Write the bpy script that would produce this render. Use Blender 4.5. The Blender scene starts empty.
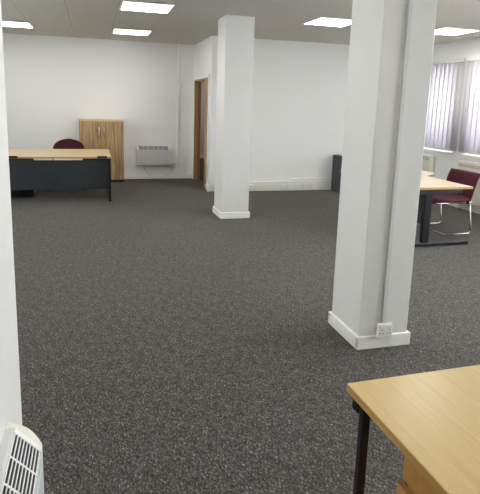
import bpy, bmesh, math, random
from mathutils import Vector, Matrix
random.seed(4)
S = bpy.context.scene
COL = S.collection
H = 1.54          # eye height
CE = 2.62         # ceiling height

# ---------------------------------------------------------------- materials
def lin(c):
    c = c / 255.0
    return c / 12.92 if c <= 0.04045 else ((c + 0.055) / 1.055) ** 2.4
def rgb(r, g, b): return (lin(r), lin(g), lin(b), 1)

def new_mat(name):
    m = bpy.data.materials.new(name); m.use_nodes = True
    nt = m.node_tree
    return m, nt, nt.nodes['Principled BSDF']

def plain(name, col, rough=0.5, metal=0.0, bump=0.0, scale=200, var=0.0, coat=0.0):
    m, nt, b = new_mat(name)
    b.inputs['Base Color'].default_value = col
    b.inputs['Roughness'].default_value = rough
    b.inputs['Metallic'].default_value = metal
    b.inputs['Coat Weight'].default_value = coat
    tc = nt.nodes.new('ShaderNodeTexCoord')
    n = nt.nodes.new('ShaderNodeTexNoise'); n.inputs['Scale'].default_value = scale
    n.inputs['Detail'].default_value = 3
    nt.links.new(tc.outputs['Object'], n.inputs['Vector'])
    if var:
        mx = nt.nodes.new('ShaderNodeMix'); mx.data_type = 'RGBA'
        mx.inputs[6].default_value = tuple(x * (1 - var) for x in col[:3]) + (1,)
        mx.inputs[7].default_value = tuple(min(1, x * (1 + var)) for x in col[:3]) + (1,)
        nt.links.new(n.outputs['Fac'], mx.inputs[0]); nt.links.new(mx.outputs[2], b.inputs['Base Color'])
    if bump:
        bp = nt.nodes.new('ShaderNodeBump'); bp.inputs['Strength'].default_value = bump
        bp.inputs['Distance'].default_value = 0.002
        nt.links.new(n.outputs['Fac'], bp.inputs['Height']); nt.links.new(bp.outputs['Normal'], b.inputs['Normal'])
    return m

def wood(name, c0, c1, axis, rough=0.35, scale=1.0, stretch=14.0, con=(0.3, 0.7)):
    """grain runs along `axis` (0,1,2) of the object"""
    m, nt, b = new_mat(name)
    tc = nt.nodes.new('ShaderNodeTexCoord'); mp = nt.nodes.new('ShaderNodeMapping')
    sc = [stretch * scale] * 3; sc[axis] = scale * 0.9
    mp.inputs['Scale'].default_value = sc
    n = nt.nodes.new('ShaderNodeTexNoise'); n.inputs['Scale'].default_value = 2.2
    n.inputs['Detail'].default_value = 6; n.inputs['Roughness'].default_value = 0.62; n.inputs['Distortion'].default_value = 0.35
    r = nt.nodes.new('ShaderNodeValToRGB')
    r.color_ramp.elements[0].position = con[0]; r.color_ramp.elements[0].color = c0
    r.color_ramp.elements[1].position = con[1]; r.color_ramp.elements[1].color = c1
    nt.links.new(tc.outputs['Object'], mp.inputs['Vector']); nt.links.new(mp.outputs['Vector'], n.inputs['Vector'])
    nt.links.new(n.outputs['Fac'], r.inputs['Fac']); nt.links.new(r.outputs['Color'], b.inputs['Base Color'])
    b.inputs['Roughness'].default_value = rough
    return m

M = {}
M['wall'] = plain('wall_paint', rgb(236, 236, 232), 0.75, bump=0.12, scale=60, var=0.012)
M['hallwall'] = plain('hall_paint', rgb(222, 206, 204), 0.75, bump=0.1, scale=60)
M['pillar'] = plain('pillar_paint', rgb(220, 219, 214), 0.6, bump=0.12, scale=70, var=0.01)
M['trim'] = plain('gloss_trim', rgb(240, 239, 233), 0.35)
M['cream'] = plain('cream_plastic', rgb(226, 224, 206), 0.4)
M['trunk'] = plain('trunking_plastic', rgb(224, 222, 213), 0.4)
M['conduit'] = plain('grey_conduit', rgb(206, 207, 205), 0.45)
M['white'] = plain('white_plastic', rgb(232, 232, 228), 0.35)
M['grey_panel'] = plain('heater_panel', rgb(206, 208, 207), 0.45)
M['dark'] = plain('slate_metal', rgb(33, 38, 42), 0.5, bump=0.1, scale=300)
M['dark_cab'] = plain('charcoal_cabinet', rgb(62, 66, 74), 0.5)
M['black'] = plain('black_steel', rgb(17, 18, 22), 0.38)
M['hole'] = plain('dark_inside', rgb(40, 37, 34), 0.8)
M['chrome'] = plain('chrome', rgb(176, 174, 172), 0.22, 1.0)
M['burg'] = plain('burgundy_fabric', rgb(76, 15, 38), 0.9, bump=0.4, scale=600, var=0.15)
M['radiator'] = plain('radiator_paint', rgb(222, 218, 203), 0.4)
M['hole2'] = plain('matt_black', rgb(14, 14, 15), 0.9)
M['badge'] = plain('badge', rgb(120, 60, 55), 0.5)
M['mark'] = plain('grey_print', rgb(200, 200, 196), 0.5)
M['skirt'] = M['trim']
M['beech'] = wood('beech_top', rgb(196, 168, 112), rgb(208, 182, 128), 1, 0.3, 1.6, 24)
M['beech_x'] = wood('beech_top_x', rgb(210, 184, 138), rgb(224, 200, 156), 0, 0.32, 1.0, 22)
M['beech_glare'] = wood('beech_glare', rgb(218, 198, 166), rgb(228, 210, 180), 1, 0.3, 1.6, 24)  # wave desktop paled to carry the window reflection
M['beech_edge'] = wood('beech_edge', rgb(168, 134, 72), rgb(182, 148, 86), 1, 0.35, 1.0, 20)
M['beech_edge_x'] = wood('beech_edge_x', rgb(186, 154, 96), rgb(198, 166, 108), 0, 0.35, 1.0, 20)
M['pedwood'] = wood('pedestal_wood', rgb(172, 126, 62), rgb(184, 138, 72), 1, 0.4, 1.0, 18)
M['oak'] = wood('oak_cupboard', rgb(134, 104, 68), rgb(196, 164, 120), 2, 0.5, 0.8, 26, (0.36, 0.64))
M['oak_top'] = plain('oak_edge', rgb(206, 180, 136), 0.5)
M['doorwood'] = wood('door_wood', rgb(140, 100, 48), rgb(166, 122, 64), 2, 0.45, 1.0, 22)
M['frame_wood'] = wood('door_frame_wood', rgb(152, 124, 80), rgb(172, 142, 96), 2, 0.45, 1.0, 22)

def carpet():
    m, nt, b = new_mat('carpet')
    tc = nt.nodes.new('ShaderNodeTexCoord'); L = nt.links
    mp = nt.nodes.new('ShaderNodeMapping'); mp.inputs['Scale'].default_value = (1.0, 0.5, 1)
    mp.inputs['Rotation'].default_value = (0, 0, 0.5)
    L.new(tc.outputs['Object'], mp.inputs['Vector'])
    n = nt.nodes.new('ShaderNodeTexNoise'); n.inputs['Scale'].default_value = 190; n.inputs['Detail'].default_value = 2.5
    n.inputs['Roughness'].default_value = 0.7
    L.new(mp.outputs['Vector'], n.inputs['Vector'])
    r = nt.nodes.new('ShaderNodeValToRGB'); e = r.color_ramp.elements
    e[0].position = 0.36; e[0].color = rgb(38, 37, 37)
    e[1].position = 0.70; e[1].color = rgb(166, 160, 150)
    k = e.new(0.50); k.color = rgb(73, 70, 68)
    k = e.new(0.60); k.color = rgb(102, 98, 94)
    n3 = nt.nodes.new('ShaderNodeTexNoise'); n3.inputs['Scale'].default_value = 90; n3.inputs['Detail'].default_value = 3
    L.new(mp.outputs['Vector'], n3.inputs['Vector'])
    ms = nt.nodes.new('ShaderNodeMix'); ms.inputs[0].default_value = 0.38
    L.new(n.outputs['Fac'], ms.inputs[2]); L.new(n3.outputs['Fac'], ms.inputs[3])
    mm = nt.nodes.new('ShaderNodeMapRange'); mm.inputs['From Min'].default_value = 0.3; mm.inputs['From Max'].default_value = 0.7
    mm.inputs['To Min'].default_value = 0.24; mm.inputs['To Max'].default_value = 0.76
    L.new(ms.outputs[0], mm.inputs['Value']); L.new(mm.outputs['Result'], r.inputs['Fac'])
    n2 = nt.nodes.new('ShaderNodeTexNoise'); n2.inputs['Scale'].default_value = 26; n2.inputs['Detail'].default_value = 2.5
    L.new(mp.outputs['Vector'], n2.inputs['Vector'])
    mr = nt.nodes.new('ShaderNodeMapRange'); mr.inputs['From Min'].default_value = 0.3; mr.inputs['From Max'].default_value = 0.7; mr.inputs['To Min'].default_value = 0.72; mr.inputs['To Max'].default_value = 1.28
    L.new(n2.outputs['Fac'], mr.inputs['Value'])
    mx = nt.nodes.new('ShaderNodeVectorMath'); mx.operation = 'SCALE'
    L.new(r.outputs['Color'], mx.inputs[0]); L.new(mr.outputs['Result'], mx.inputs['Scale'])
    L.new(mx.outputs['Vector'], b.inputs['Base Color'])
    bp = nt.nodes.new('ShaderNodeBump'); bp.inputs['Strength'].default_value = 0.6; bp.inputs['Distance'].default_value = 0.004
    L.new(n.outputs['Fac'], bp.inputs['Height']); L.new(bp.outputs['Normal'], b.inputs['Normal'])
    b.inputs['Roughness'].default_value = 0.95; b.inputs['Specular IOR Level'].default_value = 0.15
    b.inputs['Sheen Weight'].default_value = 0.14; b.inputs['Sheen Roughness'].default_value = 0.45; b.inputs['Sheen Tint'].default_value = rgb(225, 218, 208)
    return m
M['carpet'] = carpet()

GX, GY = -0.863, 6.13
def ceiling_mat():
    m, nt, b = new_mat('ceiling_tiles'); L = nt.links
    tc = nt.nodes.new('ShaderNodeTexCoord'); sp = nt.nodes.new('ShaderNodeSeparateXYZ')
    L.new(tc.outputs['Object'], sp.inputs[0])
    def math_(op, a, v=None, w=None):
        n = nt.nodes.new('ShaderNodeMath'); n.operation = op
        for i, q in enumerate((a, v, w)):
            if q is None: continue
            if isinstance(q, (int, float)): n.inputs[i].default_value = q
            else: L.new(q, n.inputs[i])
        return n.outputs[0]
    def line(o, off, w):
        a = math_('SUBTRACT', o, off); a = math_('DIVIDE', a, 0.6); a = math_('FRACT', math_('ADD', a, 100.5))
        a = math_('ABSOLUTE', math_('SUBTRACT', a, 0.5)); return math_('LESS_THAN', a, w)
    lx = line(sp.outputs['X'], GX, 0.012); ly = line(sp.outputs['Y'], GY, 0.012); l_shade = line(sp.outputs['X'], GX - .011, 0.011)
    n = nt.nodes.new('ShaderNodeTexNoise'); n.inputs['Scale'].default_value = 90; n.inputs['Detail'].default_value = 3
    L.new(tc.outputs['Object'], n.inputs['Vector'])
    m0 = nt.nodes.new('ShaderNodeMix'); m0.data_type = 'RGBA'
    m0.inputs[6].default_value = rgb(194, 190, 178); m0.inputs[7].default_value = rgb(208, 204, 192)
    L.new(n.outputs['Fac'], m0.inputs[0])
    m1 = nt.nodes.new('ShaderNodeMix'); m1.data_type = 'RGBA'
    m1.inputs[7].default_value = rgb(196, 192, 180); L.new(ly, m1.inputs[0]); L.new(m0.outputs[2], m1.inputs[6])
    m2 = nt.nodes.new('ShaderNodeMix'); m2.data_type = 'RGBA'
    m2.inputs[7].default_value = rgb(214, 211, 200); L.new(lx, m2.inputs[0]); L.new(m1.outputs[2], m2.inputs[6])  # bars along y painted paler, as if catching light
    m3 = nt.nodes.new('ShaderNodeMix'); m3.data_type = 'RGBA'
    m3.inputs[7].default_value = rgb(176, 171, 160); L.new(l_shade, m3.inputs[0]); L.new(m2.outputs[2], m3.inputs[6])  # shadow gap beside each bar, painted as a darker line
    L.new(m3.outputs[2], b.inputs['Base Color']); b.inputs['Roughness'].default_value = 0.85
    bp = nt.nodes.new('ShaderNodeBump'); bp.inputs['Strength'].default_value = 0.2; bp.inputs['Distance'].default_value = 0.003
    L.new(n.outputs['Fac'], bp.inputs['Height']); L.new(bp.outputs['Normal'], b.inputs['Normal'])
    return m
M['ceiling'] = ceiling_mat()

def emit(name, col, s):
    m = bpy.data.materials.new(name); m.use_nodes = True; nt = m.node_tree
    nt.nodes.clear(); e = nt.nodes.new('ShaderNodeEmission'); o = nt.nodes.new('ShaderNodeOutputMaterial')
    e.inputs[0].default_value = col; e.inputs[1].default_value = s; nt.links.new(e.outputs[0], o.inputs[0]); return m
LAMP = 7.0
M['lamp'] = emit('lit_diffuser', (1.0, 0.975, 0.93, 1), LAMP)

def glass():
    m, nt, b = new_mat('window_glass')
    b.inputs['Base Color'].default_value = (1, 1, 1, 1); b.inputs['Roughness'].default_value = 0.02
    b.inputs['Transmission Weight'].default_value = 1; b.inputs['IOR'].default_value = 1.05
    return m
M['glass'] = glass()

def slat_mat():
    m = bpy.data.materials.new('blind_fabric'); m.use_nodes = True; nt = m.node_tree; L = nt.links
    b = nt.nodes['Principled BSDF']; o = nt.nodes['Material Output']
    b.inputs['Base Color'].default_value = rgb(214, 212, 213); b.inputs['Roughness'].default_value = 0.8
    t = nt.nodes.new('ShaderNodeBsdfTranslucent'); t.inputs[0].default_value = rgb(232, 227, 231)
    mx = nt.nodes.new('ShaderNodeMixShader'); mx.inputs[0].default_value = 0.36
    L.new(b.outputs[0], mx.inputs[1]); L.new(t.outputs[0], mx.inputs[2]); L.new(mx.outputs[0], o.inputs[0])
    tc = nt.nodes.new('ShaderNodeTexCoord'); n = nt.nodes.new('ShaderNodeTexNoise'); n.inputs['Scale'].default_value = 400
    L.new(tc.outputs['Object'], n.inputs['Vector'])
    bp = nt.nodes.new('ShaderNodeBump'); bp.inputs['Strength'].default_value = 0.2; bp.inputs['Distance'].default_value = 0.001
    L.new(n.outputs['Fac'], bp.inputs['Height']); L.new(bp.outputs['Normal'], b.inputs['Normal'])
    return m
M['slat'] = slat_mat()

# ---------------------------------------------------------------- mesh builder
class MB:
    def __init__(s): s.bm = bmesh.new()
    def _merge(s, t, smooth=False):
        if smooth:
            for f in t.faces: f.smooth = True
        me = bpy.data.meshes.new('tmp'); t.to_mesh(me); t.free(); s.bm.from_mesh(me); bpy.data.meshes.remove(me)
        return s
    def box(s, x0, x1, y0, y1, z0, z1, bev=0.0, seg=2):
        t = bmesh.new(); bmesh.ops.create_cube(t, size=1)
        for v in t.verts:
            v.co = Vector(((x0 + x1) / 2 + v.co.x * (x1 - x0), (y0 + y1) / 2 + v.co.y * (y1 - y0), (z0 + z1) / 2 + v.co.z * (z1 - z0)))
        if bev: bmesh.ops.bevel(t, geom=t.edges[:], offset=bev, segments=seg, affect='EDGES', profile=0.5)
        return s._merge(t)
    def prism(s, pts, axis, a, b, bev=0.0):
        """2-D outline extruded along axis 'x','y' or 'z'; pts are the other two coordinates in order"""
        t = bmesh.new()
        def P(p, k):
            if axis == 'x': return (k, p[0], p[1])
            if axis == 'y': return (p[0], k, p[1])
            return (p[0], p[1], k)
        A = [t.verts.new(P(p, a)) for p in pts]; B = [t.verts.new(P(p, b)) for p in pts]
        fa = t.faces.new(A); fb = t.faces.new(B[::-1]); n = len(pts)
        for i in range(n): t.faces.new((A[i], B[i], B[(i + 1) % n], A[(i + 1) % n]))
        bmesh.ops.recalc_face_normals(t, faces=t.faces[:])
        if bev:
            ed = list(set(fa.edges[:] + fb.edges[:]))
            bmesh.ops.bevel(t, geom=ed, offset=bev, segments=2, affect='EDGES', profile=0.5)
        return s._merge(t)
    def tube(s, pts, r, seg=10, closed=False):
        pts = [Vector(p) for p in pts]; t = bmesh.new(); rings = []; n = len(pts)
        up = None
        for i, p in enumerate(pts):
            if closed: d = (pts[(i + 1) % n] - pts[i - 1]).normalized()
            else: d = (pts[min(i + 1, n - 1)] - pts[max(i - 1, 0)]).normalized()
            if up is None:
                up = Vector((0, 0, 1)) if abs(d.z) < 0.9 else Vector((1, 0, 0))
            a = (up - d * up.dot(d)).normalized(); up = a; c = d.cross(a)
            rr = r[i] if isinstance(r, (list, tuple)) else r
            rings.append([t.verts.new(p + (a * math.cos(q) + c * math.sin(q)) * rr) for q in [2 * math.pi * k / seg for k in range(seg)]])
        m = n if closed else n - 1
        for i in range(m):
            A, B = rings[i], rings[(i + 1) % n]
            for k in range(seg): t.faces.new((A[k], A[(k + 1) % seg], B[(k + 1) % seg], B[k]))
        if not closed: t.faces.new(rings[0][::-1]); t.faces.new(rings[-1])
        bmesh.ops.recalc_face_normals(t, faces=t.faces[:])
        return s._merge(t, True)
    def surf(s, fn, nu, nv, thick_fn):
        """closed cushion: front fn(u,v) and back fn shifted by thick_fn"""
        t = bmesh.new(); F = []; B = []
        for i in range(nu + 1):
            F.append([]); B.append([])
            for j in range(nv + 1):
                u, v = i / nu, j / nv; p = Vector(fn(u, v)); d = Vector(thick_fn(u, v))
                F[-1].append(t.verts.new(p + d)); B[-1].append(t.verts.new(p - d))
        for i in range(nu):
            for j in range(nv):
                t.faces.new((F[i][j], F[i + 1][j], F[i + 1][j + 1], F[i][j + 1]))
                t.faces.new((B[i][j], B[i][j + 1], B[i + 1][j + 1], B[i + 1][j]))
        for i in range(nu):
            for j in (0, nv): t.faces.new((F[i][j], F[i + 1][j], B[i + 1][j], B[i][j]))
        for j in range(nv):
            for i in (0, nu): t.faces.new((F[i][j], F[i][j + 1], B[i][j + 1], B[i][j]))
        bmesh.ops.recalc_face_normals(t, faces=t.faces[:])
        return s._merge(t, True)
    def build(s, name, mat, parent=None, label=None):
        me = bpy.data.meshes.new(name); s.bm.to_mesh(me); s.bm.free()
        me.materials.append(mat); o = bpy.data.objects.new(name, me); COL.objects.link(o)
        if parent is not None: o.parent = parent
        if label: o['label'] = label
        return o

def arc(cx, cy, r, a0, a1, n):
    return [(cx + r * math.cos(math.radians(a0 + (a1 - a0) * i / n)), cy + r * math.sin(math.radians(a0 + (a1 - a0) * i / n))) for i in range(n + 1)]
def rounded(path, r, n=5):
    """round the inner corners of a 3-D polyline"""
    P = [Vector(p) for p in path]; out = [P[0]]
    for i in range(1, len(P) - 1):
        a = (P[i - 1] - P[i]).normalized(); b = (P[i + 1] - P[i]).normalized()
        p0 = P[i] + a * r; p2 = P[i] + b * r
        for k in range(n + 1):
            t = k / n; out.append(p0 * (1 - t) ** 2 + P[i] * 2 * t * (1 - t) + p2 * t * t)
    out.append(P[-1]); return out
def tag(o, label, cat, group=None):
    o['label'] = label; o['category'] = cat
    if group: o['group'] = group
    return o
def thing(name, label, cat, loc=(0, 0, 0), rz=0, group=None):
    o = bpy.data.objects.new(name, None); COL.objects.link(o); o.empty_display_size = 0.1
    o.location = loc; o.rotation_euler = (0, 0, rz); return tag(o, label, cat, group)
def struct(name, mb, mat, parent=None):
    o = mb.build(name, mat, parent)
    if parent is None: o['kind'] = 'structure'
    return o
def copy_tree(o, parent=None):
    c = o.copy(); COL.objects.link(c)
    if parent is not None: c.parent = parent
    for ch in list(o.children): copy_tree(ch, c)
    return c

# ---------------------------------------------------------------- setting
XL, XR, YF, YB, YD = -3.4, 5.6, -2.6, 10.2, 8.65
XD = 1.93
YH = 13.9
struct('floor', MB().box(XL - .1, XR + .2, YF - .1, YH + .1, -0.06, 0), M['carpet'])
struct('ceiling', MB().box(XL - .1, XR + .2, YF - .1, YH + .1, CE, CE + .06), M['ceiling'])
struct('wall_back', MB().box(XL, XD + .10, YB, YB + .14, 0, CE), M['wall'])
DY0, DY1, DZ = 8.80, 10.06, 1.955
b = MB(); b.box(XD, XD + .10, DY1, YB, 0, CE); b.box(XD, XD + .10, YD, DY0, 0, CE); b.box(XD, XD + .10, DY0, DY1, DZ, CE)
struct('wall_doorway', b, M['wall'])
struct('wall_far_right', MB().box(XD + .10, XR + .12, YD, YD + .14, 0, CE), M['wall'])
struct('wall_left', MB().box(-.62, -.245, YF, 1.672, 0, CE), M['pillar'])
struct('wall_front', MB().box(XL, XR + .12, YF - .1, YF, 0, CE), M['wall'])
struct('wall_hall_back', MB().box(XL, XR, YH, YH + .1, 0, CE), M['hallwall'])
struct('wall_hall_right', MB().box(3.6, 3.7, YD + .14, YH, 0, CE), M['hallwall'])
# window wall, with openings
W = [(7.08, 8.50), (4.70, 6.76), (2.2, 4.4), (-.3, 1.9)]  # last two windows are unseen, added for more daylight
WZ0, WZ1 = 0.86, 2.27
b = MB(); b.box(XR, XR + .2, YF, YD, 0, WZ0); b.box(XR, XR + .2, YF, YD, WZ1, CE)
ys = sorted([YF] + [v for w in W for v in w] + [YD])
for i in range(0, len(ys), 2): b.box(XR, XR + .2, ys[i], ys[i + 1], WZ0, WZ1)
struct('wall_right', b, M['wall'])
for k, (a, c) in enumerate(W):
    f = MB()
    for (p, q) in ((a, a + .05), (c - .05, c), ((a + c) / 2 - .03, (a + c) / 2 + .03)): f.box(XR + .08, XR + .14, p, q, WZ0, WZ1, .004)
    f.box(XR + .082, XR + .138, a, c, WZ0, WZ0 + .05, .004); f.box(XR + .082, XR + .138, a, c, WZ1 - .05, WZ1, .004)
    w = struct('window_%d' % (k + 1), f, M['white'])
    MB().box(XR + .107, XR + .113, a + .04, c - .04, WZ0 + .04, WZ1 - .04).build('pane', M['glass'], w)
    MB().box(XR - .05, XR + .08, a - .03, c + .03, WZ0 - .03, WZ0, .005).build('window_sill', M['trim'], w)
WL_ADDED = [(3.2, 4.4), (6.2, 7.4)]  # unseen windows added to let in cool daylight from the left
b = MB(); b.box(XL - .1, XL, YF, YH, 0, WZ0); b.box(XL - .1, XL, YF, YH, WZ1, CE)
ys = sorted([YF] + [v for w in WL_ADDED for v in w] + [YH])
for i in range(0, len(ys), 2): b.box(XL - .1, XL, ys[i], ys[i + 1], WZ0, WZ1)
struct('wall_outer_left', b, M['wall'])
for k, (a, c) in enumerate(WL_ADDED):
    f = MB()
    for (p, q) in ((a, a + .05), (c - .05, c), ((a + c) / 2 - .03, (a + c) / 2 + .03)): f.box(XL - .08, XL - .02, p, q, WZ0, WZ1, .004)
    f.box(XL - .078, XL - .022, a, c, WZ0, WZ0 + .05, .004); f.box(XL - .078, XL - .022, a, c, WZ1 - .05, WZ1, .004)
    w = struct('window_%d' % (k + 5), f, M['white'])
    MB().box(XL - .053, XL - .047, a + .04, c - .04, WZ0 + .04, WZ1 - .04).build('pane', M['glass'], w)
# skirtings
def skirt(name, x0, x1, y0, y1, z=.08): return struct(name, MB().box(x0, x1, y0, y1, 0, z, .004), M['trim'])
skirt('baseboard_back', XL + .017, XD - .016, YB - .016, YB)
skirt('baseboard_doorway', XD - .03, XD, YD - .03, DY0 - .06, .13)
skirt('baseboard_outer_left', XL, XL + .016, YF, YB - .016)
skirt('baseboard_right', XR - .018, XR, YF, YD - .03, .10)
skirt('baseboard_hall', XD + .10, 3.6, YH - .02, YH, .1)

# door: lining and open leaf in the doorway wall
d = MB()
d.box(XD - .012, XD + .112, DY0, DY0 + .26, 0, DZ, .002); d.box(XD - .012, XD + .112, DY1 - .035, DY1, 0, DZ, .002)
d.box(XD - .0125, XD + .1125, DY0, DY1, DZ - .035, DZ, .002)
door = struct('door_1', d, M['frame_wood'])
st = MB(); st.box(XD + .04, XD + .07, DY0 + .258, DY0 + .28, 0, DZ - .033); st.box(XD + .05, XD + .09, DY1 - .05, DY1 - .033, 0, DZ - .033)
st.box(XD + .05, XD + .09, DY0 + .28, DY1 - .05, DZ - .05, DZ - .033); st.build('door_stop', M['doorwood'], door)
ar = MB(); ar.box(XD - .018, XD - .001, DY0 - .05, DY0 + .006, 0, DZ + .05, .004); ar.box(XD - .018, XD - .001, DY1 - .006, DY1 + .05, 0, DZ + .05, .004)
ar.box(XD - .018, XD - .001, DY0 - .05, DY1 + .05, DZ - .006, DZ + .05, .004)
ar.build('architrave', M['trim'], door)
lf = MB().box(XD + .12, XD + 1.0, DY0 + .2, DY0 + .242, .008, DZ - .04, .003).build('door_leaf', M['doorwood'], door)
hd = MB().tube([(XD + .94, DY0 + .242, 1.02), (XD + .94, DY0 + .26, 1.02), (XD + .82, DY0 + .26, 1.02)], .009).build('door_handle', M['chrome'], lf)

# ---------------------------------------------------------------- pillars
def pillar(label, x0, x1, y0, y1):
    cx, cy = (x0 + x1) / 2, (y0 + y1) / 2; hx, hy = (x1 - x0) / 2, (y1 - y0) / 2
    t = thing('pillar', label, 'pillar', (cx, cy, 0), group='square white pillars')
    MB().box(-hx, hx, -hy, hy, 0, CE, .006, 2).build('shaft', M['pillar'], t)
    e = .018; z = .085; s = MB()
    s.box(-hx - e, hx + e, -hy - e, -hy + .001, 0, z, .003); s.box(-hx - e, hx + e, hy - .001, hy + e, 0, z, .003)
    s.box(-hx - e, -hx + .001, -hy - e + .001, hy + e - .001, 0, z - .0004, .003); s.box(hx - .001, hx + e, -hy - e + .001, hy + e - .001, 0, z - .0004, .003)
    s.build('skirting', M['trim'], t)
pillar('large white square pillar in the foreground with cable channel and socket', 1.62, 1.972, 2.75, 3.15)
pillar('plain white square pillar further back, standing in front of the doorway wall', 1.635, 2.015, 6.54, 6.97)

def socket(label, loc, rz=0, w=.086, hgt=.086, dep=.03, double=False, switch=True, mat='white', group=None):
    """face looks along -y"""
    t = thing('power_socket', label, 'socket', loc, rz, group)
    w2 = w / 2
    MB().box(-w2, w2, -dep, 0, -hgt / 2, hgt / 2, .004).build('faceplate', M[mat], t)
    cs = (-w * .25, w * .25) if double else (0,)
    for c in cs:
        hs = MB()
        hs.box(c - .003, c + .003, -dep - .0006, -dep + .001, .004, .013)
        hs.box(c - .014, c - .006, -dep - .0006, -dep + .001, -.016, -.011); hs.box(c + .006, c + .014, -dep - .0006, -dep + .001, -.016, -.011)
        hs.build('pin_holes', M['hole'], t)
    for c in cs: MB().box(c - .007, c + .007, -dep - .004, -dep + .001, hgt * .24, hgt * .24 + .014, .001).build('switch', M[mat], t)
    return t
# channel + double socket on the near pillar
tag(MB().box(1.768, 1.796, 2.732, 2.75, .172, CE - .001, .003).build('cable_trunking', M['conduit']),
    'slim pale grey cable channel running up the front face of the foreground pillar', 'cable trunking')
socket('white double socket low on the foreground pillar', (1.782, 2.7315, .127), 0, .10, .09, .028, True)

# trunking along the far right wall
t = thing('cable_trunking', 'cream box trunking along the foot of the far wall between the pillars', 'cable trunking', (3.8, YD, 0))
MB().box(XD + .105 - 3.8, XR - .02 - 3.8, -.055, -.002, 0.0, .165, .006).build('trunking_body', M['trunk'], t)
MB().box(XD + .01 - 3.8, XR - .025 - 3.8, -.058, -.053, .05, .125, .001).build('trunking_lid', M['trunk'], t)
tag(MB().box(3.42, XR - .03, YD - .03, YD, .188, .215, .004).build('cable_trunking', M['white']),
    'narrow white cable trunking above the row of wall sockets', 'cable trunking')
names = ['leftmost', 'second from the left', 'third from the left', 'third from the right', 'second from the right', 'rightmost']
for k in range(6):
    socket('%s of the six sockets in a row on the cream trunking' % names[k], (3.28 + .15 * k, YD - .058, .087), 0, .10, .075, .014, group='row of trunking sockets')
socket('single socket on the cream trunking just right of the far pillar', (2.67, YD - .058, .087), 0, .12, .075, .014)
socket('small socket low on the doorway wall beside the door frame', (XD - .03, 8.72, .07), -math.pi / 2, .09, .08, .012)

# pipe boxing on back wall
tag(MB().box(1.60, 1.65, YB - .022, YB, .0805, CE - .001, .004).build('cable_trunking', M['trim']),
    'slim white vertical trunking on the back wall right of the wall heater', 'cable trunking')
socket('pale fused switch on the back wall beside the grey heater', (1.525, YB, .275), 0, .1, .1, .04, mat='trunk')

# ---------------------------------------------------------------- panel heaters
def heater(label, loc, rz):
    """back plane at y=0, looks along -y; x from -.31 to .31"""
    t = thing('panel_heater', label, 'heater', loc, rz, 'panel heaters')
    HW = .305; z0, z1 = .27, .655
    prof = [(0, z0), (0, z1), (-.018, z1), (-.024, z1 - .002), (-.089, .582), (-.090, .577), (-.090, z0 + .02), (-.078, z0)]
    MB().prism(prof, 'x', -HW, HW, 0).build('casing', M['grey_panel'], t)
    # curved end caps
    for s in (-1, 1):
        N = 10; bot = [(-.090, z0 + .015), (-.08, z0 - .001)]
        inner = [(0, z0 - .001), (0, z1)] + [(-.022 - .068 * q / N, z1 - .001 - (z1 - .001 - .580) * q / N) for q in range(N + 1)] + bot
        outer = [(0, z0 - .001), (0, z1 - .002)] + [(-.006 - .084 * q / N - .010 * math.sin(math.pi * q / N), z1 + .001 - (z1 + .001 - .578) * q / N + .012 * math.sin(math.pi * q / N)) for q in range(N + 1)] + bot
        tt = bmesh.new(); xa, xm, xb = s * (HW - .004), s * (HW + .022), s * (HW + .027)
        R_ = [[tt.verts.new((x, p[0], p[1])) for p in pr] for x, pr in ((xa, inner), (xm, outer), (xb, [(p[0] * .97, p[1] - .001) for p in outer]))]
        tt.faces.new(R_[0]); tt.faces.new(R_[2][::-1]); n_ = len(inner)
        for A_, B_ in ((R_[0], R_[1]), (R_[1], R_[2])):
            for i in range(n_): tt.faces.new((A_[i], B_[i], B_[(i + 1) % n_], A_[(i + 1) % n_]))
        bmesh.ops.recalc_face_normals(tt, faces=tt.faces[:])
        MB()._merge(tt).build('end_cap', M['cream'], t, 'cream curved end cap')
    # slanted grille: slot openings and a bar lattice just proud of them
    u0 = Vector((0, -.0275, .6490)); u1 = Vector((0, -.0860, .5854)); dv = (u1 - u0); n = Vector((0, dv.z, -dv.y)).normalized()
    if n.z < 0: n = -n
    def slab(mb, xa, xb, ta, tb, lo, hi):
        tt = bmesh.new(); vs = []
        for off in (lo, hi):
            for (x, q) in ((xa, ta), (xb, ta), (xb, tb), (xa, tb)):
                vs.append(tt.verts.new(u0 + dv * q + n * off + Vector((x, 0, 0))))
        for f in ((0, 1, 2, 3), (7, 6, 5, 4), (0, 4, 5, 1), (1, 5, 6, 2), (2, 6, 7, 3), (3, 7, 4, 0)): tt.faces.new([vs[i] for i in f])
        bmesh.ops.recalc_face_normals(tt, faces=tt.faces[:]); mb._merge(tt)
    sl = MB(); slab(sl, -.284, .284, .0, 1, -.001, .0006); sl.build('vent_opening', M['hole'], t)
    g = MB(); nb = 8
    xs = [-.288 + .576 * i / 6 for i in range(7)]
    for x in xs: slab(g, x - .0035, x + .0035, -.06, 1.06, -.001, .0022)
    for k in range(nb + 1):
        q = k / nb; slab(g, -.288, .288, q - .017, q + .017, -.001, .0024)
    slab(g, -HW, -.284, -.06, 1.06, -.001, .003); slab(g, .284, HW, -.06, 1.06, -.001, .003)
    g.build('grille', M['white'], t)
    fp = MB().box(-.292, .292, -.094, -.089, z0 + .035, .560, .003).build('front_panel', M['grey_panel'], t)
    MB().box(-.26, -.2, -.0952, -.0935, z0 + .055, z0 + .064).build('badge', M['badge'], fp)
    MB().box(-.25, .25, -.06, -.02, z0 - .004, z0 + .002).build('air_inlet', M['hole'], t)
    return t
heater('grey and cream panel heater hung on the back wall beside the cupboard', (1.135, YB, 0), 0)
heater('white panel heater with slatted top grille on the left wall in the foreground', (-.245, 1.065, 0), math.pi / 2)
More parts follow.
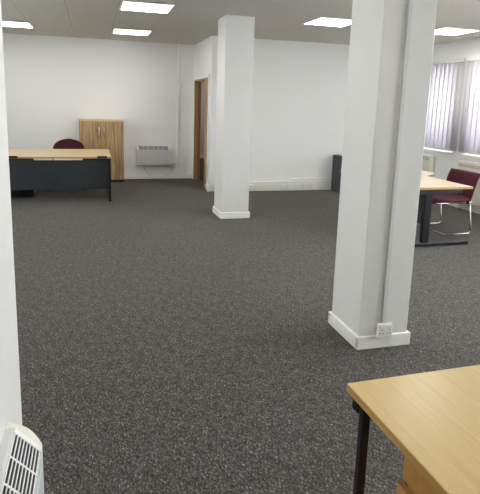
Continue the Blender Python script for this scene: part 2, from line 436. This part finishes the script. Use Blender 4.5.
# heater lead
pts = []
P0, P1, P2, P3 = Vector((.95, YB - .021, .27)), Vector((1.05, YB - .024, -.078)), Vector((1.42, YB - .024, -.078)), Vector((1.52, YB - .021, .24))
for i in range(17):
    q = i / 16; pts.append(P0 * (1 - q) ** 3 + P1 * 3 * q * (1 - q) ** 2 + P2 * 3 * q * q * (1 - q) + P3 * q ** 3)
tag(MB().tube(pts, .005, 6).build('power_cable', M['mark']), 'thin pale grey lead looping under the back wall heater to its switch', 'cable')

# ---------------------------------------------------------------- cupboard
t = thing('storage_cupboard', 'tall oak effect two door storage cupboard against the back wall', 'cupboard', (.155, 9.98, 0))
hw, y0, y1 = .395, -.2, .2
b = MB(); b.box(-hw, -hw + .018, y0 + .02, y1, .05, 1.13, .001); b.box(hw - .018, hw, y0 + .02, y1, .05, 1.13, .001); b.box(-hw + .018, hw - .018, y1 - .01, y1, .05, 1.13)
b.box(-hw + .018, hw - .018, y0 + .02, y1 - .01, .05, .068); b.box(-hw + .018, hw - .018, y0 + .04, y1 - .01, .58, .598); b.build('body', M['oak'], t)
MB().box(-hw - .004, hw + .004, y0 - .004, y1, 1.13, 1.155, .002).build('top', M['oak_top'], t)
MB().box(-hw + .01, hw - .01, y0 + .03, y1 - .01, 0, .05, .001).build('plinth', M['hole'], t)
for s in (-1, 1):
    dd = MB().box(min(s * .002, s * (hw - .002)), max(s * .002, s * (hw - .002)), y0, y0 + .018, .052, 1.127, .0015).build('door', M['oak'], t)
    hx = s * .045
    MB().tube(rounded([(hx, y0 + .001, .84), (hx, y0 - .028, .84), (hx, y0 - .028, 1.03), (hx, y0 + .001, 1.03)], .01, 3), .006, 8).build('handle', M['chrome'], dd, 'chrome bar handle')
MB().box(.01, .024, y0 - .003, y0 + .001, .93, .944, .001).build('lock', M['chrome'], t)

# ---------------------------------------------------------------- desks
def loop_leg(parent, x, ya, yb, top, mat):
    """rectangular steel end frame in the plane x = const"""
    w = .02
    for y in (ya, yb): MB().box(x - w, x + w, y - w, y + w, .004, top, .004).build('leg', mat, parent)
    MB().box(x - w + .001, x + w - .001, ya + w, yb - w, top - .045, top - .002, .004).build('side_rail', mat, parent)
    MB().box(x - w + .004, x + w - .004, ya + w, yb - w, .02, .05, .004).build('foot_rail', mat, parent)

T = .685
# left desk, front towards the camera
t = thing('office_desk', 'beech topped desk with dark slate front panel in the far left of the room', 'desk', (-.54, 8.31, 0))
hw = .80; d0, d1 = -.40, .82
top = MB().box(-hw, hw, d0 + .003, d1, T - .026, T, .003).build('desktop', M['beech_x'], t)
MB().box(-hw, hw, d0, d0 + .0035, T - .026, T - .001, .0005).build('edge_strip', M['beech_edge_x'], top)
MB().box(-hw + .03, hw - .03, d0 + .03, d0 + .048, .195, .628, .003).build('modesty_panel', M['dark'], t)
for s in (-1, 1): loop_leg(t, s * (hw - .03), d0 + .02 + .002, d1 - .05, T - .026, M['black'])
for xc in (-.575, .665): MB().box(xc - .07, xc + .07, d0 - .012, d0 + .03, T - .02, T + .008, .003).build('cable_port', M['hole2'], t, 'black cable port in the desk edge')
for a, c in ((-.29, -.035), (-.02, .385)): MB().box(a, c, d0 + .012, d0 + .03, T - .052, T - .03, .001).build('bright_gap_strip', M['cream'], t, 'cream strip standing in for the bright gap below the desktop')  # cream strips stand in for brightness showing through the gap
MB().box(-hw + .03, hw - .03, d0 + .032, d0 + .06, T - .06, T - .026, .001).build('cross_rail', M['black'], t)
for x in (-.1, .42): MB().tube([(x, d0 + .04, .197), (x, d0 + .04, .17)], .012, 8).build('bolt', M['black'], t)

def pedestal(name, label, loc, rz, w, dp, z0, z1, mat, hmat, hs=None, out=(0, 0, 0)):
    """drawers face -y"""
    t = thing(name, label, 'drawer pedestal', loc, rz)
    MB().box(-w / 2, w / 2, -dp / 2 + .02, dp / 2, z0, z1, .002).build('body', mat, t)
    hs = hs or [(z1 - z0 - .01) / 3] * 3
    for k, hh in enumerate(hs):
        a = z0 + .005 + sum(hs[:k])
        dr = MB().box(-w / 2 + .002, w / 2 - .002, -dp / 2, -dp / 2 + .018, a + .002, a + hh - .004, .002).build('drawer', mat, t)
        dr.location = (0, -out[k], 0)
        MB().tube(rounded([(-.06, -dp / 2 + .001, a + hh * .7), (-.06, -dp / 2 - .022, a + hh * .7), (.06, -dp / 2 - .022, a + hh * .7), (.06, -dp / 2 + .001, a + hh * .7)], .01, 3), .005, 8).build('handle', hmat, dr)
    for sx in (-1, 1):
        for sy in (-1, 1):
            x, y = sx * (w / 2 - .05), sy * (dp / 2 - .06)
            MB().tube([(x, y, .012 if z0 > .03 else -0.0 if z0 > .5 else 0.0), (x, y, z0 + .001)], .018, 10).build('caster', M['black'], t)
    return t
pedestal('drawer_pedestal', 'black drawer pedestal standing under the left end of the far desk', (-1.09, 8.62, 0), math.pi, .38, .5, .02, .60, M['black'], M['chrome'])

# right desk: wave shaped top
t = thing('office_desk', 'beech topped wave shaped desk with black foot standing behind the foreground pillar', 'desk', (3.75, 5.6, 0))
ox, oy = 3.75, 5.6
poly = [(3.30, 4.80), (4.13, 4.80), (4.13, 5.62)]
for i in range(1, 11):
    q = i / 10; poly.append((4.13 + .31 * (3 * q * q - 2 * q ** 3), 5.62 + .30 * q))
poly += [(4.44, 6.42), (3.30, 6.42)]
pl = [(x - ox, y - oy) for x, y in poly]
tp = MB().prism(pl, 'z', T - .025, T, .0).build('desktop', M['beech_glare'], t)
def ribbon(mb, pts, za, zb, off, th):
    for i in range(len(pts) - 1):
        a = Vector(pts[i] + (0,)); c = Vector(pts[i + 1] + (0,)); dd = (c - a).normalized(); n = Vector((dd.y, -dd.x, 0))
        q = [a, c, c + n * th, a + n * th]; tt = bmesh.new()
        lo = [tt.verts.new((p.x, p.y, za)) for p in q]; hi = [tt.verts.new((p.x, p.y, zb)) for p in q]
        tt.faces.new(lo[::-1]); tt.faces.new(hi)
        for k in range(4): tt.faces.new((lo[k], lo[(k + 1) % 4], hi[(k + 1) % 4], hi[k]))
        bmesh.ops.recalc_face_normals(tt, faces=tt.faces[:]); mb._merge(tt)
rb = MB(); ribbon(rb, pl, T - .025, T - .001, 0, .002); rb.build('edge_strip', M['beech_edge'], tp)
for y in (4.845, 6.37):
    MB().box(3.42 - ox, 4.165 - ox, y - .03 - oy, y + .03 - oy, .006, .046, .008).build('foot', M['black'], t)
    MB().box(3.54 - ox, 3.63 - ox, y - .022 - oy, y + .022 - oy, .045, T - .06, .006).build('leg', M['black'], t)
    MB().box(3.36 - ox, 4.02 - ox, y - .022 - oy, y + .022 - oy, T - .085, T - .0255, .004).build('top_rail', M['black'], t)
MB().box(3.55 - ox, 3.57 - ox, 4.88 - oy, 6.29 - oy, .25, T - .03, .002).build('modesty_panel', M['dark'], t)
MB().box(3.98 - ox, 4.02 - ox, 4.88 - oy, 6.29 - oy, T - .06, T - .026, .002).build('cross_rail', M['black'], t)

# near desk, bottom right
t = thing('office_desk', 'light beech desk with a black leg in the bottom right foreground', 'desk', (1.1560, .5258, .004), .0140)
ox, oy = 1.145, .52
top = MB().box(.749 - ox, 1.545 - ox, -.28 - oy, 1.317 - oy, T - .025, T, .0015).build('desktop', M['beech'], t)
e = MB(); e.box(.7465 - ox, .7492 - ox, -.28 - oy, 1.317 - oy, T - .0245, T - .0005); e.box(.749 - ox, 1.545 - ox, 1.3168 - oy, 1.3192 - oy, T - .0245, T - .0005)
e.build('edge_strip', M['beech_edge'], top)
for y in (1.235, -.2):
    yy = y - oy
    for x in (.767, 1.52): MB().box(x - ox - .0135, x - ox + .0135, yy - .0135, yy + .0135, -.004, T - .0255, .005).build('leg', M['black'], t)
    MB().box(.781 - ox, 1.506 - ox, yy - .012, yy + .012, T - .07, T - .026, .004).build('side_rail', M['black'], t)
    MB().box(.781 - ox, 1.506 - ox, yy - .012, yy + .012, .02, .05, .004).build('foot_rail', M['black'], t)
MB().box(.750 - ox, .784 - ox, 1.249 - oy, 1.285 - oy, T - .062, T - .0255, .003).build('bracket', M['black'], t)
MB().box(1.40 - ox, 1.42 - ox, -.17 - oy, 1.21 - oy, .3, T - .03, .002).build('modesty_panel', M['dark'], t)
pedestal('drawer_pedestal', 'beech drawer pedestal under the foreground desk', (1.066, .866, 0), -math.pi / 2 + .014, .46, .50, .04, .64, M['pedwood'], M['chrome'], [.235, .24, .115], (0, .017, 0))

# ---------------------------------------------------------------- chairs
# visitor chair at the wave desk (faces -x)
t = thing('visitor_chair', 'burgundy upholstered chair with chrome tube frame by the window side of the desk', 'chair', (4.28, 5.51, 0))
fr = MB()
for s in (-1, 1):
    y = s * .285
    fr.tube(rounded([(-.17, y, .014), (.255, y, .014), (.195, y, .42)], .055, 5), .0115, 10)
fr.tube([(-.12, -.285, .014), (-.12, .285, .014)], .008, 8)
fr.tube(rounded([(.195, -.285, .405), (-.28, -.24, .40), (-.28, .24, .40), (.195, .285, .405)], .04, 4), .010, 8)
fr.build('frame', M['chrome'], t)
def sgn(u, p): return math.copysign(abs(u) ** p, u)
def seatf(u, v):
    x = -.33 + .55 * u; y = (-.27 + .54 * v); return (x, y, .445 - .02 * math.sin(math.pi * u) + (.012 if u < .2 else 0) * 0 - .03 * max(0, (.15 - u) / .15) ** 2)
def padt(th):
    def f(u, v):
        e = min(u, 1 - u, v, 1 - v); return (0, 0, th * min(1, math.sqrt(max(e, 0) / .06 + .08)))
    return f
MB().surf(seatf, 20, 16, padt(.028)).build('seat', M['burg'], t)
def backf(u, v):
    y = -.275 + .55 * u; z = .40 + .365 * v
    x = .205 + .10 * v + .028 * (1 - (2 * u - 1) ** 2); x += .03 * max(0, v - .8) / .2 * .5
    return (x, y, z)
def backt(u, v):
    e = min(u, 1 - u, v, 1 - v); return (.020 * min(1, math.sqrt(max(e, 0) / .06 + .08)), 0, -.004)
MB().surf(backf, 20, 16, backt).build('backrest', M['burg'], t)
for s in (-1, 1): MB().box(.175, .215, s * .285 - .014, s * .285 + .014, .385, .425, .004).build('bracket', M['chrome'], t)

# task chair behind the far left desk, faces the camera (-y)
t = thing('office_chair', 'burgundy swivel chair with rounded back tucked behind the far left desk', 'chair', (-.41, 9.30, 0))
def tb(u, v):
    hgt = .375; z = .455 + hgt * v
    wv = .268 * math.sqrt(max(.02, 1 - max(0, (v - .52) / .48) ** 2)) * (1 - .25 * (1 - v) ** 3)
    x = (2 * u - 1) * wv; return (x, .19 - .05 * (2 * u - 1) ** 2 + .04 * v, z)
def tbt(u, v):
    e = min(u, 1 - u, v, 1 - v); return (0, .028 * min(1, math.sqrt(max(e, 0) / .08 + .05)), 0)
bk = MB().surf(tb, 22, 18, tbt).build('backrest', M['burg'], t)
def ts(u, v):
    a = (2 * u - 1); c = (2 * v - 1); x = a * math.sqrt(1 - c * c * .3) * .245; y = c * math.sqrt(1 - a * a * .3) * .235 - .03
    return (x, y, .455)
MB().surf(ts, 18, 18, padt(.035)).build('seat', M['burg'], t)
MB().tube(rounded([(0, .02, .40), (0, .26, .40), (0, .255, .62)], .05, 4), .014, 8).build('back_bar', M['black'], t)
MB().tube([(0, 0, .07), (0, 0, .25), (0, 0, .251), (0, 0, .425)], [.028, .028, .018, .018], 12).build('gas_column', M['black'], t)
for k in range(5):
    q = math.radians(90 + 72 * k); c, s_ = math.cos(q), math.sin(q)
    lg = MB().tube([(c * .015, s_ * .015, .105), (c * .28, s_ * .28, .07)], [.022, .013], 8).build('leg', M['black'], t)
    MB().tube([(c * .28 - s_ * .02, s_ * .28 + c * .02, .028), (c * .28 + s_ * .02, s_ * .28 - c * .02, .028)], .027, 12).build('caster', M['black'], lg)

# ---------------------------------------------------------------- low charcoal cabinet at far wall
t = thing('low_cabinet', 'low charcoal grey cabinet against the far wall, half hidden by the foreground pillar', 'cabinet', (4.60, 8.355, 0))
MB().box(-.37, .37, -.2, .225, .015, .655, .004).build('body', M['dark_cab'], t)
MB().box(-.36, .36, -.19, .22, 0, .016).build('plinth', M['hole'], t)
for s in (-1, 1):
    dd = MB().box(min(s * .002, s * .368), max(s * .002, s * .368), -.218, -.201, .03, .645, .002).build('door', M['dark_cab'], t)
    MB().tube(rounded([(s * .03, -.217, .30), (s * .03, -.24, .30), (s * .03, -.24, .40), (s * .03, -.217, .40)], .008, 3), .005, 8).build('handle', M['chrome'], dd)
MB().box(-.378, -.369, -.17, -.10, .37, .395, .002).build('latch', M['chrome'], t)
tag(MB().box(4.30, 4.58, 8.26, 8.46, .656, .672, .003).build('paper_stack', M['white']), 'small stack of white paper on the low charcoal cabinet', 'paper')

# ---------------------------------------------------------------- radiators below the windows
def radiator(label, y0, y1, z0=.12, z1=.76):
    L_ = y1 - y0; t = thing('radiator', label, 'radiator', (XR, (y0 + y1) / 2, 0), 0, 'cream wall radiators')
    b = MB(); b.box(-.115, -.03, -L_ / 2, L_ / 2, z0, z1, .008)
    b.build('casing', M['radiator'], t)
    n = min(45, int(L_ / .045)); slot = None
    for i in range(n):
        y = -L_ / 2 + .03 + (L_ - .06) * (i + .5) / n
        for z in (z1 - .075, z1 - .05): 
            if slot is None: slot = o = MB().box(-.1165, -.114, -.010, .010, -.006, .006).build('vent_slot', M['hole'], t)
            else: o = slot.copy(); COL.objects.link(o)
            o.location = (0, y, z)
    g = MB(); n = int(L_ / .033)
    for i in range(n):
        y = -L_ / 2 + .03 + (L_ - .06) * (i + .5) / n; g.box(-.119, -.114, y - .008, y + .008, z0 + .04, z1 - .11, .002)
    g.build('fluted_front', M['radiator'], t)
    for s in (-1, 1): MB().box(-.031, 0, s * (L_ / 2 - .12) - .02, s * (L_ / 2 - .12) + .02, z0 + .1, z1 - .1).build('bracket', M['radiator'], t)
    MB().tube([(-.07, L_ / 2 - .04, 0), (-.07, L_ / 2 - .04, z0 + .01)], .008, 8).build('pipe', M['radiator'], t)
    return t
radiator('cream radiator under the nearer window beside the burgundy chair', 4.9, 6.76)
radiator('cream radiator under the far window in the corner of the room', 7.46, 8.40)

# ---------------------------------------------------------------- vertical blinds
def blind(label, y0, y1, z0, z1, ang, gather=True):
    t = thing('vertical_blind', label, 'blind', (XR - .055, (y0 + y1) / 2, 0), 0, 'vertical blinds')
    L_ = y1 - y0
    MB().box(-.022, .022, -L_ / 2, L_ / 2, z1 - .012, z1 + .045, .004).build('headrail', M['white'], t)
    n = int(L_ / .104); base = None
    for i in range(n):
        y = -L_ / 2 + .06 + (L_ - .12) * (i + .0) / (n - 1)
        if base is None:
            tt = MB()
            def f(u, v): return (.002 * (1 - (2 * u - 1) ** 2), -.0635 + .127 * u, z0 + (z1 - z0 - .012) * v)
            tt.surf(f, 6, 1, lambda u, v: (.0004, 0, 0)); base = tt.build('slat', M['slat'], t); o = base
        else:
            o = base.copy(); COL.objects.link(o)
        o.location = (0, y, 0); o.rotation_euler = (0, 0, ang + random.uniform(-.01, .01))
    MB().tube([(-.01, -L_ / 2 + .02, z0 + .012), (-.01, L_ / 2 - .02, z0 + .012)], .0025, 5).build('bottom_chain', M['white'], t)
    MB().tube([(-.03, -L_ / 2 + .015, z1 - .01), (-.03, -L_ / 2 + .015, z0 + .25)], .003, 5).build('pull_cord', M['white'], t)
    return t
blind('white vertical blind over the far window next to the room corner', 6.93, 8.56, .885, 2.285, .22)
blind('white vertical blind over the window behind the burgundy chair', 4.66, 6.84, .885, 2.285, .22)

# ---------------------------------------------------------------- ceiling lights
def lamp(label, i, j, proto=None, group='square ceiling light panels'):
    x = GX + .6 * i + .3; y = GY + .6 * j + .3
    if proto is None:
        t = thing('ceiling_light', label, 'ceiling light', (x, y, CE), 0, group)
        MB().box(-.278, .278, -.278, .278, -.012, -.004, .002).build('diffuser', M['lamp'], t)
        f = MB()
        for a in (-1, 1):
            f.box(min(a * .277, a * .297), max(a * .277, a * .297), -.297, .297, -.014, -.0005); f.box(-.277, .277, min(a * .277, a * .297), max(a * .277, a * .297), -.014, -.0005)
        f.build('frame', M['white'], t)
    else:
        t = copy_tree(proto); t.location = (x, y, CE); t['label'] = label
    return t
P = lamp('lit square ceiling panel nearest the camera, above the middle of the empty floor', 2, 0)
lamp('lit square ceiling panel nearest the back wall, above the wood cupboard', 2, 4, P)
lamp('lit ceiling panel in the top left corner, above the far left desk', -1, 4, P)
lamp('lit ceiling panel between the two white pillars', 6, 0, P)
lamp('lit ceiling panel by the window, right of the foreground pillar', 9, 0, P)
for i, j in ((-1, -4), (2, -4), (6, -4), (9, -4), (2, -8), (6, -12), (9, -8)):  # unseen panels added to light the room
    lamp('added ceiling panel out of view above or behind the camera', i, j, P)
h = lamp('added unseen ceiling panel lighting the corridor beyond the doorway', 6, 10, P)  # unseen panel added to light what shows through the doorway

# ---------------------------------------------------------------- world, camera
w = bpy.data.worlds.new('World'); S.world = w; w.use_nodes = True
bg = w.node_tree.nodes['Background']; bg.inputs[0].default_value = (0.86, 0.92, 1.0, 1); bg.inputs[1].default_value = 7.0

cam = bpy.data.cameras.new('camera'); co = bpy.data.objects.new('camera', cam); COL.objects.link(co)
yaw, pit, rol = 0.281354, 0.18142, 0.0310217
cy, sy = math.cos(yaw), math.sin(yaw)
f = Vector((sy * math.cos(pit), cy * math.cos(pit), -math.sin(pit)))
r = Vector((cy, -sy, 0)); u = r.cross(f)
r2 = r * math.cos(rol) + u * math.sin(rol); u2 = r2.cross(f)
m = Matrix((r2, u2, -f)).transposed().to_4x4(); m.translation = Vector((0, 0, H))
co.matrix_world = m
cam.sensor_fit = 'HORIZONTAL'; cam.sensor_width = 36; cam.lens = 513.5 / 480 * 36; cam.shift_y = -50 / 480
cam.clip_start = .02
S.camera = co
S.view_settings.view_transform = 'Standard'; S.view_settings.look = 'None'
S.view_settings.exposure = 1.06; S.view_settings.gamma = 1.0; S.view_settings.use_curve_mapping = False
S.cycles.max_bounces = 10; S.cycles.diffuse_bounces = 8
